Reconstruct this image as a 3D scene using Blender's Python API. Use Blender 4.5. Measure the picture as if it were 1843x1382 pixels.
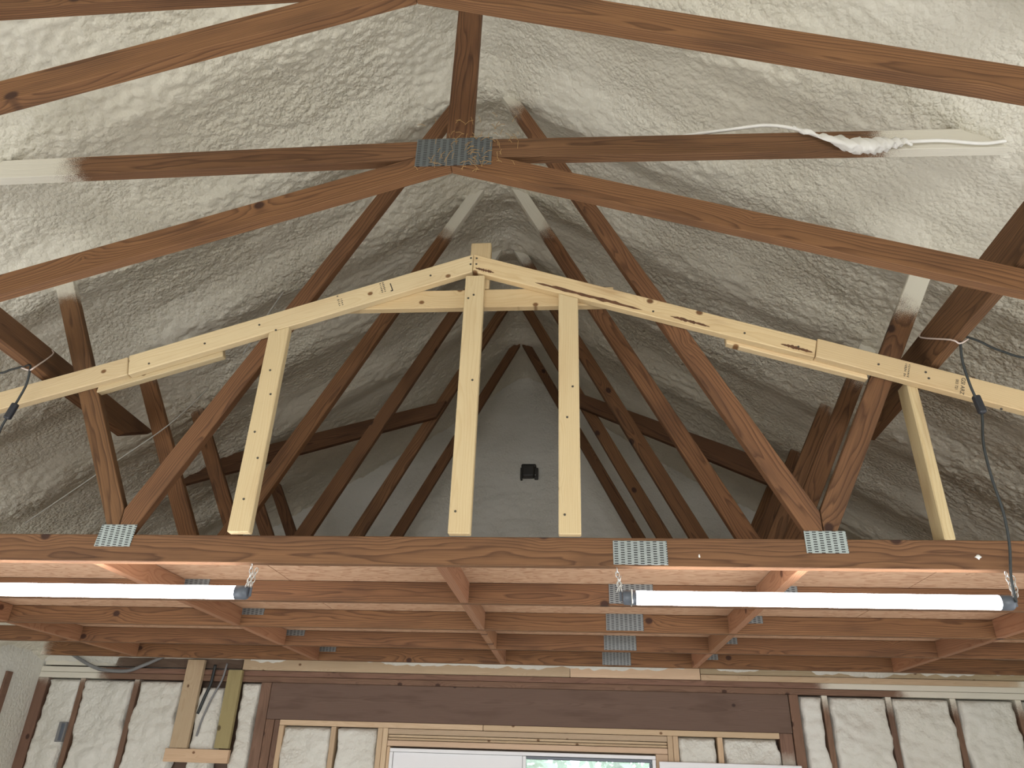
import bpy, bmesh, math, random
import numpy as np
from mathutils import Vector, Matrix

random.seed(4)
S = bpy.context.scene
for o in list(bpy.data.objects):
    bpy.data.objects.remove(o)
C = S.collection

# ------------------------------------------------------------------ camera, world, lights, exposure
# metres; x right, y into the building, z up; the camera stands at the origin, the slab is 1.75 m below it
FPX, PITCH, YAW, ROLL = 1338.0, 0.4820, -0.0919, 0.0328
cam = bpy.data.objects.new('camera', bpy.data.cameras.new('camera'))
C.objects.link(cam)
cam.data.sensor_fit = 'HORIZONTAL'; cam.data.sensor_width = 36.0
cam.data.lens = FPX / 1843.0 * 36.0
cam.data.clip_start = 0.02
fwd = Vector((math.sin(YAW) * math.cos(PITCH), math.cos(YAW) * math.cos(PITCH), math.sin(PITCH)))
rgt = Vector((math.cos(YAW), -math.sin(YAW), 0)); upv = rgt.cross(fwd)
r2 = rgt * math.cos(ROLL) + upv * math.sin(ROLL); u2 = -rgt * math.sin(ROLL) + upv * math.cos(ROLL)
cam.matrix_world = Matrix((( r2.x, u2.x, -fwd.x, 0), (r2.y, u2.y, -fwd.y, 0), (r2.z, u2.z, -fwd.z, 0), (0, 0, 0, 1)))
S.camera = cam

W = bpy.data.worlds.new('sky'); S.world = W; W.use_nodes = True
bg = W.node_tree.nodes['Background']
bg.inputs['Color'].default_value = (0.90, 0.95, 1.0, 1)
bg.inputs['Strength'].default_value = 2.2

def area(name, loc, rot, sx, sy, power, col):
    l = bpy.data.lights.new(name, 'AREA'); l.shape = 'RECTANGLE'; l.size = sx; l.size_y = sy
    l.energy = power; l.color = col
    o = bpy.data.objects.new(name, l); C.objects.link(o); o.location = loc; o.rotation_euler = rot
    return o
# daylight entering by the open garage door behind the camera
area('daylight_door', (-0.4, -4.9, -0.55), (math.radians(58), 0, 0), 4.6, 2.2, 150, (1.0, 0.985, 0.96))
# daylight entering by the big openings in the two side walls, beside the camera
area('daylight_left', (-3.80, 1.3, -0.70), (math.radians(38), 0, math.radians(-90)), 3.0, 1.7, 45, (0.96, 0.98, 1.0))
area('daylight_right', (3.03, 1.3, -0.70), (math.radians(38), 0, math.radians(90)), 3.0, 1.7, 45, (0.96, 0.98, 1.0))

S.view_settings.view_transform = 'Standard'
S.view_settings.look = 'None'
S.view_settings.gamma = 1.0
S.view_settings.use_curve_mapping = False
S.view_settings.exposure = 0.12

# ------------------------------------------------------------------ dimensions
XC = -0.385                     # ridge line
Y1 = 2.382                      # front face of the first flat truss
D = 0.6096                      # truss spacing
ZC = 0.592                      # underside of the flat chords
CH = 0.081                      # chord depth
T = 0.034                       # lumber thickness
YW = 5.43                       # inner face of the gable wall framing
ZF = -1.75                      # slab
XL, XR = -3.85, 3.08
YB = -5.0                       # front (door) wall
Yf = lambda k: Y1 + D * k

# ------------------------------------------------------------------ materials
MATS = {}
def nt(name):
    m = bpy.data.materials.new(name); m.use_nodes = True; MATS[name] = m
    n = m.node_tree.nodes; b = n['Principled BSDF']
    return m, n, m.node_tree.links, b
def N(n, t, **k):
    x = n.new(t)
    for a, v in k.items(): setattr(x, a, v)
    return x
def MA(n, l, op, a, b=None, c=None):
    x = n.new('ShaderNodeMath'); x.operation = op
    for i, v in enumerate((a, b, c)):
        if v is None: continue
        if isinstance(v, (int, float)): x.inputs[i].default_value = v
        else: l.new(v, x.inputs[i])
    return x.outputs[0]
def VM(n, l, op, a, b=None):
    x = n.new('ShaderNodeVectorMath'); x.operation = op
    for i, v in enumerate((a, b)):
        if v is None: continue
        if isinstance(v, tuple): x.inputs[i].default_value = v
        else: l.new(v, x.inputs[i])
    return x.outputs[0]
def MIX(n, l, f, a, b, mode='MIX'):
    x = n.new('ShaderNodeMix'); x.data_type = 'RGBA'; x.blend_type = mode
    for i, v in ((0, f), (6, a), (7, b)):
        if isinstance(v, (int, float)): x.inputs[i].default_value = v
        elif isinstance(v, tuple): x.inputs[i].default_value = v if len(v) == 4 else v + (1,)
        else: l.new(v, x.inputs[i])
    return x.outputs[2]
def RAMP(n, l, f, stops):
    x = n.new('ShaderNodeValToRGB'); l.new(f, x.inputs[0])
    e = x.color_ramp.elements
    while len(e) < len(stops): e.new(0.5)
    for i, (p, c) in enumerate(stops):
        e[i].position = p; e[i].color = (c, c, c, 1) if isinstance(c, (int, float)) else c + (1,)
    return x.outputs[0]

FOAM = (0.735, 0.700, 0.595)
def wood(name, early, late, knot, rough=0.75, ring=0.0060, contrast=1.0, knots=4.0, kr=0.055, dirt=0.5, dirtcol=(0.05, 0.025, 0.015)):
    m, n, l, b = nt(name)
    tc = N(n, 'ShaderNodeTexCoord').outputs['Object']
    oi = N(n, 'ShaderNodeObjectInfo')
    rnd = oi.outputs['Random']
    sp = N(n, 'ShaderNodeSeparateXYZ'); l.new(tc, sp.inputs[0])
    ro = MA(n, l, 'MULTIPLY', rnd, 37.0)
    # knots : a 2-D scatter over the board face
    kc = N(n, 'ShaderNodeCombineXYZ')
    l.new(MA(n, l, 'ADD', MA(n, l, 'MULTIPLY', sp.outputs[0], 0.8), ro), kc.inputs[0])
    l.new(MA(n, l, 'ADD', sp.outputs[2], ro), kc.inputs[1])
    vo = N(n, 'ShaderNodeTexVoronoi', voronoi_dimensions='2D'); l.new(kc.outputs[0], vo.inputs['Vector']); vo.inputs['Scale'].default_value = knots
    kd = vo.outputs['Distance']
    # growth rings with slow drift along the board -> cathedral figure
    cc = N(n, 'ShaderNodeCombineXYZ')
    l.new(MA(n, l, 'ADD', MA(n, l, 'MULTIPLY', sp.outputs[0], 0.9), ro), cc.inputs[0])
    l.new(MA(n, l, 'MULTIPLY', sp.outputs[1], 7.0), cc.inputs[1]); l.new(MA(n, l, 'MULTIPLY', sp.outputs[2], 7.0), cc.inputs[2])
    no = N(n, 'ShaderNodeTexNoise'); l.new(cc.outputs[0], no.inputs['Vector']); no.inputs['Scale'].default_value = 1.3; no.inputs['Detail'].default_value = 3.0
    oy = MA(n, l, 'ADD', sp.outputs[1], MA(n, l, 'MULTIPLY_ADD', rnd, 0.10, 0.012))
    oz = MA(n, l, 'ADD', sp.outputs[2], MA(n, l, 'MULTIPLY_ADD', MA(n, l, 'FRACT', MA(n, l, 'MULTIPLY', rnd, 7.31)), 0.12, -0.06))
    r = MA(n, l, 'SQRT', MA(n, l, 'ADD', MA(n, l, 'MULTIPLY', oy, oy), MA(n, l, 'MULTIPLY', oz, oz)))
    r = MA(n, l, 'ADD', r, MA(n, l, 'MULTIPLY', no.outputs['Fac'], 0.055))
    kb = MA(n, l, 'MULTIPLY', MA(n, l, 'POWER', 2.718, MA(n, l, 'MULTIPLY', kd, -9.0)), 0.018)
    r = MA(n, l, 'ADD', r, kb)
    ph = MA(n, l, 'FRACT', MA(n, l, 'DIVIDE', r, ring))
    lw = RAMP(n, l, ph, [(0.0, 0.0), (0.55, 0.25), (0.86, 1.0), (1.0, 0.0)])
    # fine pores / fibre
    fc = N(n, 'ShaderNodeCombineXYZ')
    l.new(MA(n, l, 'ADD', MA(n, l, 'MULTIPLY', sp.outputs[0], 5.0), ro), fc.inputs[0])
    l.new(MA(n, l, 'MULTIPLY', sp.outputs[1], 260.0), fc.inputs[1]); l.new(MA(n, l, 'MULTIPLY', sp.outputs[2], 260.0), fc.inputs[2])
    fi = N(n, 'ShaderNodeTexNoise'); l.new(fc.outputs[0], fi.inputs['Vector']); fi.inputs['Scale'].default_value = 1.0; fi.inputs['Detail'].default_value = 2.0
    col = MIX(n, l, MA(n, l, 'MULTIPLY', lw, 0.75 * contrast), early, late)
    col = MIX(n, l, MA(n, l, 'MULTIPLY', RAMP(n, l, fi.outputs['Fac'], [(0.35, 1.0), (0.6, 0.0)]), 0.30 * contrast), col, late)
    # broad stain
    sc = N(n, 'ShaderNodeCombineXYZ')
    l.new(MA(n, l, 'ADD', MA(n, l, 'MULTIPLY', sp.outputs[0], 1.6), ro), sc.inputs[0])
    l.new(MA(n, l, 'MULTIPLY', sp.outputs[1], 9.0), sc.inputs[1]); l.new(MA(n, l, 'MULTIPLY', sp.outputs[2], 9.0), sc.inputs[2])
    st = N(n, 'ShaderNodeTexNoise'); l.new(sc.outputs[0], st.inputs['Vector']); st.inputs['Scale'].default_value = 1.6; st.inputs['Detail'].default_value = 5.0
    col = MIX(n, l, MA(n, l, 'MULTIPLY', RAMP(n, l, st.outputs['Fac'], [(0.52, 0.0), (0.78, 1.0)]), dirt), col, dirtcol)
    km = RAMP(n, l, kd, [(kr * 0.75, 1.0), (kr * 1.25, 0.0)])
    sel = N(n, 'ShaderNodeSeparateColor'); l.new(vo.outputs['Color'], sel.inputs[0])
    km = MA(n, l, 'MULTIPLY', km, MA(n, l, 'GREATER_THAN', sel.outputs[0], 0.25))
    col = MIX(n, l, km, col, knot)
    col = MIX(n, l, 1.0, col, oi.outputs['Color'], 'MULTIPLY')
    # foam overspray near the ends that were sprayed
    hi = N(n, 'ShaderNodeAttribute', attribute_type='OBJECT', attribute_name='spray_hi').outputs['Fac']
    lo = N(n, 'ShaderNodeAttribute', attribute_type='OBJECT', attribute_name='spray_lo').outputs['Fac']
    on = N(n, 'ShaderNodeAttribute', attribute_type='OBJECT', attribute_name='sprayed').outputs['Fac']
    gn = N(n, 'ShaderNodeTexNoise'); l.new(tc, gn.inputs['Vector']); gn.inputs['Scale'].default_value = 420.0; gn.inputs['Detail'].default_value = 1.0
    bn = N(n, 'ShaderNodeTexNoise'); l.new(tc, bn.inputs['Vector']); bn.inputs['Scale'].default_value = 14.0
    jit = MA(n, l, 'ADD', MA(n, l, 'MULTIPLY_ADD', gn.outputs['Fac'], 0.22, -0.11), MA(n, l, 'MULTIPLY_ADD', bn.outputs['Fac'], 0.12, -0.06))
    a = MA(n, l, 'ADD', MA(n, l, 'SUBTRACT', sp.outputs[0], hi), jit)
    c2 = MA(n, l, 'ADD', MA(n, l, 'SUBTRACT', lo, sp.outputs[0]), jit)
    mask = MA(n, l, 'MULTIPLY', RAMP(n, l, MA(n, l, 'MAXIMUM', a, c2), [(0.0, 0.0), (0.07, 0.92)]), on)
    col = MIX(n, l, mask, col, FOAM)
    l.new(col, b.inputs['Base Color'])
    b.inputs['Roughness'].default_value = rough
    b.inputs['Specular IOR Level'].default_value = 0.3
    bp = N(n, 'ShaderNodeBump'); bp.inputs['Strength'].default_value = 0.25; bp.inputs['Distance'].default_value = 0.002
    l.new(MA(n, l, 'ADD', MA(n, l, 'MULTIPLY', lw, -0.5), fi.outputs['Fac']), bp.inputs['Height']); l.new(bp.outputs[0], b.inputs['Normal'])
    return m

wood('old_wood', (0.215, 0.108, 0.050), (0.066, 0.029, 0.0140), (0.045, 0.020, 0.012), knots=3.0, kr=0.042, dirt=0.6)
wood('block_wood', (0.36, 0.185, 0.100), (0.24, 0.105, 0.052), (0.10, 0.04, 0.02), dirt=0.25)
wood('wall_wood', (0.215, 0.125, 0.085), (0.135, 0.075, 0.050), (0.06, 0.03, 0.02), dirt=0.45)
wood('header_wood', (0.160, 0.106, 0.078), (0.112, 0.070, 0.050), (0.05, 0.03, 0.025), contrast=0.8, knots=2.0, kr=0.02, dirt=0.5)
wood('pine', (0.68, 0.545, 0.335), (0.56, 0.405, 0.215), (0.20, 0.105, 0.045), contrast=0.55, knots=5.5, kr=0.045, dirt=0.22, dirtcol=(0.40, 0.22, 0.09))
wood('pine_wane', (0.68, 0.535, 0.32), (0.55, 0.385, 0.195), (0.16, 0.08, 0.035), contrast=0.7, knots=5.0, kr=0.05, dirt=0.65, dirtcol=(0.26, 0.115, 0.045))
wood('wall_pine', (0.60, 0.45, 0.305), (0.46, 0.31, 0.19), (0.20, 0.11, 0.06), contrast=0.5, knots=5.0, kr=0.04, dirt=0.2, dirtcol=(0.33, 0.2, 0.12))
wood('green_pine', (0.36, 0.295, 0.15), (0.25, 0.19, 0.09), (0.11, 0.08, 0.04), contrast=0.6, dirt=0.3)

def plywood():
    m, n, l, b = nt('plywood')
    tc = N(n, 'ShaderNodeTexCoord').outputs['Object']
    a = VM(n, l, 'MULTIPLY', tc, (1.1, 5.5, 1.0))
    no = N(n, 'ShaderNodeTexNoise'); l.new(a, no.inputs['Vector']); no.inputs['Scale'].default_value = 1.6; no.inputs['Detail'].default_value = 4.0
    ph = MA(n, l, 'FRACT', MA(n, l, 'MULTIPLY', no.outputs['Fac'], 17.0))
    lw = RAMP(n, l, ph, [(0.0, 0.0), (0.6, 0.3), (0.9, 1.0), (1.0, 0.0)])
    col = MIX(n, l, MA(n, l, 'MULTIPLY', lw, 0.9), (0.60, 0.385, 0.245), (0.36, 0.175, 0.09))
    l.new(col, b.inputs['Base Color']); b.inputs['Roughness'].default_value = 0.8
plywood()

def foam(name, col, bump, sc=38.0, dist=0.02):
    m, n, l, b = nt(name)
    tc = N(n, 'ShaderNodeTexCoord').outputs['Object']
    wn = N(n, 'ShaderNodeTexNoise'); l.new(tc, wn.inputs['Vector']); wn.inputs['Scale'].default_value = 16.0; wn.inputs['Detail'].default_value = 3.0
    wv = VM(n, l, 'ADD', tc, VM(n, l, 'MULTIPLY', VM(n, l, 'SUBTRACT', wn.outputs['Color'], (0.5, 0.5, 0.5)), (0.014, 0.014, 0.014)))
    vo = N(n, 'ShaderNodeTexVoronoi', feature='F1'); l.new(wv, vo.inputs['Vector']); vo.inputs['Scale'].default_value = sc
    v2 = N(n, 'ShaderNodeTexVoronoi', feature='F1'); l.new(wv, v2.inputs['Vector']); v2.inputs['Scale'].default_value = sc * 2.3
    mp = N(n, 'ShaderNodeTexNoise'); l.new(tc, mp.inputs['Vector']); mp.inputs['Scale'].default_value = 2.2; mp.inputs['Detail'].default_value = 2.0
    amt = RAMP(n, l, mp.outputs['Fac'], [(0.36, 0.25), (0.62, 1.0)])
    h = MA(n, l, 'ADD', MA(n, l, 'MULTIPLY', vo.outputs['Distance'], -1.0), MA(n, l, 'MULTIPLY', v2.outputs['Distance'], -0.35))
    h = MA(n, l, 'MULTIPLY', h, amt)
    bp = N(n, 'ShaderNodeBump'); bp.inputs['Strength'].default_value = bump; bp.inputs['Distance'].default_value = dist
    l.new(h, bp.inputs['Height']); l.new(bp.outputs[0], b.inputs['Normal'])
    cv = N(n, 'ShaderNodeTexNoise'); l.new(tc, cv.inputs['Vector']); cv.inputs['Scale'].default_value = 1.1; cv.inputs['Detail'].default_value = 5.0
    c = MIX(n, l, RAMP(n, l, cv.outputs['Fac'], [(0.35, 0.0), (0.65, 1.0)]), col, tuple(x * y for x, y in zip(col, (0.90, 0.885, 0.85))))
    l.new(c, b.inputs['Base Color']); b.inputs['Roughness'].default_value = 0.55; b.inputs['Specular IOR Level'].default_value = 0.35
    return m
foam('foam', FOAM, 0.75, 58.0, 0.010)
foam('wall_foam', (0.70, 0.685, 0.625), 0.5, 52.0, 0.012)

def plain(name, col, rough=0.6, metal=0.0, var=0.06, scale=9.0):
    m, n, l, b = nt(name)
    tc = N(n, 'ShaderNodeTexCoord').outputs['Object']
    no = N(n, 'ShaderNodeTexNoise'); l.new(tc, no.inputs['Vector']); no.inputs['Scale'].default_value = scale; no.inputs['Detail'].default_value = 4.0
    c = MIX(n, l, no.outputs['Fac'], tuple(max(0, x * (1 - var)) for x in col), tuple(min(1, x * (1 + var)) for x in col))
    l.new(c, b.inputs['Base Color']); b.inputs['Roughness'].default_value = rough; b.inputs['Metallic'].default_value = metal
    return m
plain('black_plastic', (0.022, 0.024, 0.030), 0.4, var=0.2)
plain('cord_black', (0.018, 0.022, 0.022), 0.5, var=0.2)
plain('tie_white', (0.72, 0.60, 0.54), 0.5)
plain('cap_grey', (0.10, 0.115, 0.14), 0.35, var=0.1)
plain('chain_metal', (0.70, 0.70, 0.68), 0.35, 0.85)
plain('white_vinyl', (0.80, 0.80, 0.81), 0.4, var=0.02)
plain('concrete', (0.64, 0.625, 0.60), 0.8, var=0.10, scale=3.0)
plain('device_dark', (0.030, 0.028, 0.024), 0.5, var=0.25)
plain('straw', (0.40, 0.25, 0.10), 0.9, var=0.3)
plain('ink', (0.07, 0.06, 0.045), 0.8, var=0.3, scale=300)
plain('foam_clump', (0.83, 0.81, 0.76), 0.5, var=0.03)
plain('grey_wire', (0.42, 0.40, 0.36), 0.6)
plain('bark', (0.10, 0.07, 0.05), 0.9, var=0.3)
plain('leaf', (0.34, 0.55, 0.38), 0.6, var=0.5, scale=4.0)
plain('siding', (0.78, 0.78, 0.76), 0.6, var=0.03)
plain('conduit_box', (0.20, 0.20, 0.20), 0.5, var=0.15)
plain('grass', (0.10, 0.16, 0.05), 0.9, var=0.3)

def plate_mat():
    m, n, l, b = nt('galvanised_plate')
    tc = N(n, 'ShaderNodeTexCoord').outputs['Object']
    sp = N(n, 'ShaderNodeSeparateXYZ'); l.new(tc, sp.inputs[0])
    cx = MA(n, l, 'DIVIDE', sp.outputs[0], 0.0205)
    col = MA(n, l, 'FLOOR', cx)
    fx = MA(n, l, 'FRACT', cx)
    off = MA(n, l, 'MULTIPLY', MA(n, l, 'FRACT', MA(n, l, 'MULTIPLY', col, 0.5)), 1.0)
    fz = MA(n, l, 'FRACT', MA(n, l, 'ADD', MA(n, l, 'DIVIDE', sp.outputs[2], 0.0078), off))
    s = MA(n, l, 'MULTIPLY', MA(n, l, 'LESS_THAN', MA(n, l, 'ABSOLUTE', MA(n, l, 'SUBTRACT', fx, 0.5)), 0.29),
           MA(n, l, 'LESS_THAN', MA(n, l, 'ABSOLUTE', MA(n, l, 'SUBTRACT', fz, 0.5)), 0.21))
    no = N(n, 'ShaderNodeTexNoise'); l.new(tc, no.inputs['Vector']); no.inputs['Scale'].default_value = 60.0
    base = MIX(n, l, no.outputs['Fac'], (0.27, 0.30, 0.30), (0.40, 0.44, 0.43))
    oi = N(n, 'ShaderNodeObjectInfo')
    base = MIX(n, l, 1.0, base, oi.outputs['Color'], 'MULTIPLY')
    l.new(MIX(n, l, s, base, (0.02, 0.02, 0.022)), b.inputs['Base Color'])
    l.new(MA(n, l, 'MULTIPLY_ADD', s, -0.45, 0.45), b.inputs['Metallic']); b.inputs['Roughness'].default_value = 0.45
    bp = N(n, 'ShaderNodeBump'); bp.inputs['Strength'].default_value = 0.6; bp.inputs['Distance'].default_value = 0.003
    l.new(MA(n, l, 'SUBTRACT', 1.0, s), bp.inputs['Height']); l.new(bp.outputs[0], b.inputs['Normal'])
plate_mat()

def tube_mat():
    m, n, l, b = nt('lit_tube')
    b.inputs['Base Color'].default_value = (0.9, 0.9, 0.9, 1)
    b.inputs['Emission Color'].default_value = (0.97, 0.97, 1.0, 1)
    b.inputs['Emission Strength'].default_value = 19.0
tube_mat()
def glass_mat():
    m, n, l, b = nt('pane_glass')
    b.inputs['Base Color'].default_value = (0.93, 0.97, 0.98, 1); b.inputs['Roughness'].default_value = 0.02
    b.inputs['Transmission Weight'].default_value = 1.0; b.inputs['IOR'].default_value = 1.45
glass_mat()

# ------------------------------------------------------------------ builders
def setp(o, label=None, cat=None, group=None, kind=None):
    if label: o['label'] = label
    if cat: o['category'] = cat
    if group: o['group'] = group
    if kind: o['kind'] = kind
    return o
def thing(name, label, cat, loc=(0, 0, 0), group=None, kind=None):
    o = bpy.data.objects.new(name, None); C.objects.link(o); o.location = loc; o.empty_display_size = 0.1
    return setp(o, label, cat, group, kind)
def wloc(o):
    v = Vector(o.location)
    while o.parent is not None:
        o = o.parent; v = v + Vector(o.location)
    return v
def link(name, me, mat, parent=None, M=None):
    o = bpy.data.objects.new(name, me); C.objects.link(o)
    if mat: me.materials.clear(); me.materials.append(MATS[mat])
    M = M or Matrix.Identity(4)
    if parent is not None:
        o.parent = parent
        # parents carry translations only, except boards; use the full inverse
        o.matrix_parent_inverse = Matrix.Identity(4)
        o.matrix_local = wmat(parent).inverted() @ M
    else:
        o.matrix_local = M
    return o
def wmat(o):
    m = Matrix.LocRotScale(o.location, o.rotation_euler, o.scale)
    return (wmat(o.parent) @ m) if o.parent is not None else m
def finish(bm, smooth=False):
    me = bpy.data.meshes.new('m'); bmesh.ops.recalc_face_normals(bm, faces=bm.faces); bm.to_mesh(me); bm.free()
    if smooth:
        for p in me.polygons: p.use_smooth = True
    return me
def tint(o, v=None):
    if v is None:
        t = random.uniform(0.82, 1.12); v = (t * random.uniform(0.97, 1.04), t, t * random.uniform(0.94, 1.03))
    o.color = (v[0], v[1], v[2], 1); return o

def poly(name, pts, y0, t, mat, parent=None, bev=0.0022, spray=None, col=None):
    """flat board in an x-z plane: pts outline (x, z); front face at y0, thickness t going back.
    local x runs along the board."""
    P = [Vector((x, 0, z)) for x, z in pts]
    # long axis
    best = max(((P[(i + 1) % len(P)] - P[i]) for i in range(len(P))), key=lambda v: v.length).normalized()
    if best.x < -1e-6 or (abs(best.x) < 1e-6 and best.z < 0): best = -best
    ex = best; ey = Vector((0, 1, 0)); ez = ex.cross(ey)
    c = sum(P, Vector()) / len(P)
    lx = [(p - c).dot(ex) for p in P]
    org = c + ex * min(lx); org.y = y0
    M = Matrix(((ex.x, 0, ez.x, org.x), (ex.y, 1, ez.y, org.y), (ex.z, 0, ez.z, org.z), (0, 0, 0, 1)))
    bm = bmesh.new()
    f = [bm.verts.new(((p - org).dot(ex), 0, (Vector((p.x, y0, p.z)) - org).dot(ez))) for p in P]
    g = [bm.verts.new((v.co.x, t, v.co.z)) for v in f]
    n = len(P)
    bm.faces.new(f); bm.faces.new(list(reversed(g)))
    for i in range(n): bm.faces.new((f[i], f[(i + 1) % n], g[(i + 1) % n], g[i]))
    bmesh.ops.recalc_face_normals(bm, faces=bm.faces)
    if bev: bmesh.ops.bevel(bm, geom=list(bm.edges), offset=bev, segments=1, profile=0.5, affect='EDGES', clamp_overlap=True)
    o = link(name, finish(bm), mat, parent, M)
    tint(o, col)
    if spray:
        o['sprayed'] = 1.0; o['spray_lo'] = float(spray[0]); o['spray_hi'] = float(spray[1])
    return o
def rect(name, x0, x1, z0, z1, y0, t, mat, parent=None, **k):
    return poly(name, [(x0, z0), (x1, z0), (x1, z1), (x0, z1)], y0, t, mat, parent, **k)
def strip(name, A, B, w, y0, t, mat, parent=None, **k):
    """board whose centre line runs A->B (x, z)"""
    a = Vector((A[0], A[1])); b = Vector((B[0], B[1])); d = (b - a).normalized(); nrm = Vector((-d.y, d.x)) * (w / 2)
    return poly(name, [tuple(a - nrm), tuple(b - nrm), tuple(b + nrm), tuple(a + nrm)], y0, t, mat, parent, **k)
def beam(name, A, B, w, t, side, mat, parent=None, bev=0.0022, spray=None, col=None, cut=0.0):
    """board from A to B; wide axis w along 'side' (made square to the run), thickness t across"""
    A = Vector(A); B = Vector(B); ex = (B - A).normalized(); L = (B - A).length
    ez = Vector(side); ez = (ez - ex * ez.dot(ex)).normalized(); ey = ez.cross(ex)
    M = Matrix(((ex.x, ey.x, ez.x, A.x), (ex.y, ey.y, ez.y, A.y), (ex.z, ey.z, ez.z, A.z), (0, 0, 0, 1)))
    bm = bmesh.new()
    vs = {}
    for i, x in ((0, 0.0), (1, L)):
        for j in (-1, 1):
            for k in (-1, 1):
                xx = x - (cut if (i == 1 and k == -1) else 0)
                vs[i, j, k] = bm.verts.new((xx, j * t / 2, k * w / 2))
    for q in (((0,-1,-1),(0,-1,1),(0,1,1),(0,1,-1)), ((1,-1,-1),(1,1,-1),(1,1,1),(1,-1,1)),
              ((0,-1,-1),(1,-1,-1),(1,-1,1),(0,-1,1)), ((0,1,-1),(0,1,1),(1,1,1),(1,1,-1)),
              ((0,-1,-1),(0,1,-1),(1,1,-1),(1,-1,-1)), ((0,-1,1),(1,-1,1),(1,1,1),(0,1,1))):
        bm.faces.new([vs[v] for v in q])
    bmesh.ops.recalc_face_normals(bm, faces=bm.faces)
    if bev: bmesh.ops.bevel(bm, geom=list(bm.edges), offset=bev, segments=1, profile=0.5, affect='EDGES', clamp_overlap=True)
    o = link(name, finish(bm), mat, parent, M); tint(o, col)
    if spray:
        o['sprayed'] = 1.0; o['spray_lo'] = float(spray[0]); o['spray_hi'] = float(spray[1])
    return o
def smoothpath(pts, n=6):
    P = [Vector(p) for p in pts]; out = []
    for i in range(len(P) - 1):
        p0 = P[max(i - 1, 0)]; p1 = P[i]; p2 = P[i + 1]; p3 = P[min(i + 2, len(P) - 1)]
        for k in range(n):
            t = k / n
            out.append(0.5 * ((2 * p1) + (p2 - p0) * t + (2 * p0 - 5 * p1 + 4 * p2 - p3) * t * t + (3 * p1 - p0 - 3 * p2 + p3) * t ** 3))
    out.append(P[-1]); return out
def tube_bm(bm, path, rad, seg=8, cap=True, squash=1.0):
    rings = []; prev = None
    for i, p in enumerate(path):
        d = (path[min(i + 1, len(path) - 1)] - path[max(i - 1, 0)]).normalized()
        u = (prev - d * prev.dot(d)) if prev is not None else d.orthogonal()
        u.normalize(); prev = u; v = d.cross(u)
        r = rad(i / max(1, len(path) - 1)) if callable(rad) else rad
        rings.append([bm.verts.new(p + u * math.cos(a) * r + v * math.sin(a) * r * squash) for a in (2 * math.pi * k / seg for k in range(seg))])
    for a, b in zip(rings, rings[1:]):
        for k in range(seg): bm.faces.new((a[k], a[(k + 1) % seg], b[(k + 1) % seg], b[k]))
    if cap:
        bm.faces.new(rings[0]); bm.faces.new(rings[-1])
def cable(name, pts, r, mat, parent=None, n=6, seg=8):
    path = smoothpath(pts, n); o0 = path[0].copy()
    bm = bmesh.new(); tube_bm(bm, [p - o0 for p in path], r, seg)
    return link(name, finish(bm, True), mat, parent, Matrix.Translation(o0))
def box_bm(bm, lo, hi, bev=0.0):
    r = bmesh.ops.create_cube(bm, size=1.0)
    for v in r['verts']:
        v.co = Vector([lo[i] + (v.co[i] + 0.5) * (hi[i] - lo[i]) for i in range(3)])
    if bev:
        es = list({e for v in r['verts'] for e in v.link_edges})
        bmesh.ops.bevel(bm, geom=es, offset=bev, segments=2, profile=0.5, affect='EDGES', clamp_overlap=True)
def box(name, lo, hi, mat, parent=None, bev=0.003):
    c = (Vector(lo) + Vector(hi)) / 2
    bm = bmesh.new(); box_bm(bm, Vector(lo) - c, Vector(hi) - c, bev)
    return link(name, finish(bm), mat, parent, Matrix.Translation(c))

# noise helpers (numpy)
RNG = np.random.RandomState(7)
_tab = RNG.rand(512, 512)
def vnoise(x, y):
    xi = np.floor(x).astype(int); yi = np.floor(y).astype(int); fx = x - xi; fy = y - yi
    fx = fx * fx * fx * (fx * (fx * 6 - 15) + 10); fy = fy * fy * fy * (fy * (fy * 6 - 15) + 10)
    g = lambda a, b: _tab[a % 512, b % 512]
    return (g(xi, yi) * (1 - fx) + g(xi + 1, yi) * fx) * (1 - fy) + (g(xi, yi + 1) * (1 - fx) + g(xi + 1, yi + 1) * fx) * fy
def fbm(x, y, o=3):
    s = 0; a = 1.0; t = 0
    for i in range(o):
        s = s + a * vnoise(x * 2 ** i + 17.3 * i, y * 2 ** i + 9.1 * i); t += a; a *= 0.5
    return s / t - 0.5
def worley(x, y):
    xi = np.floor(x).astype(int); yi = np.floor(y).astype(int); best = np.full(x.shape, 9.0)
    for dx in (-1, 0, 1):
        for dy in (-1, 0, 1):
            cx = xi + dx; cy = yi + dy
            px = cx + _tab[(cx * 3 + 11) % 512, (cy * 5 + 7) % 512]; py = cy + _tab[(cx * 7 + 101) % 512, (cy * 3 + 31) % 512]
            best = np.minimum(best, (x - px) ** 2 + (y - py) ** 2)
    return np.sqrt(best)
def grid_mesh(P, keep=None):
    a, b = P.shape[:2]
    idx = np.arange(a * b).reshape(a, b)
    q = np.stack([idx[:-1, :-1], idx[1:, :-1], idx[1:, 1:], idx[:-1, 1:]], -1).reshape(-1, 4)
    if keep is not None:
        k = (keep[:-1, :-1] & keep[1:, :-1] & keep[1:, 1:] & keep[:-1, 1:]).reshape(-1); q = q[k]
    me = bpy.data.meshes.new('grid')
    V = P.reshape(-1, 3)
    me.vertices.add(len(V)); me.vertices.foreach_set('co', V.astype(np.float32).ravel())
    me.loops.add(q.size); me.loops.foreach_set('vertex_index', q.ravel().astype(np.int32))
    me.polygons.add(len(q)); me.polygons.foreach_set('loop_start', np.arange(0, q.size, 4, dtype=np.int32))
    me.polygons.foreach_set('use_smooth', np.ones(len(q), dtype=bool))
    me.update(calc_edges=True); me.validate()
    return me

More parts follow.
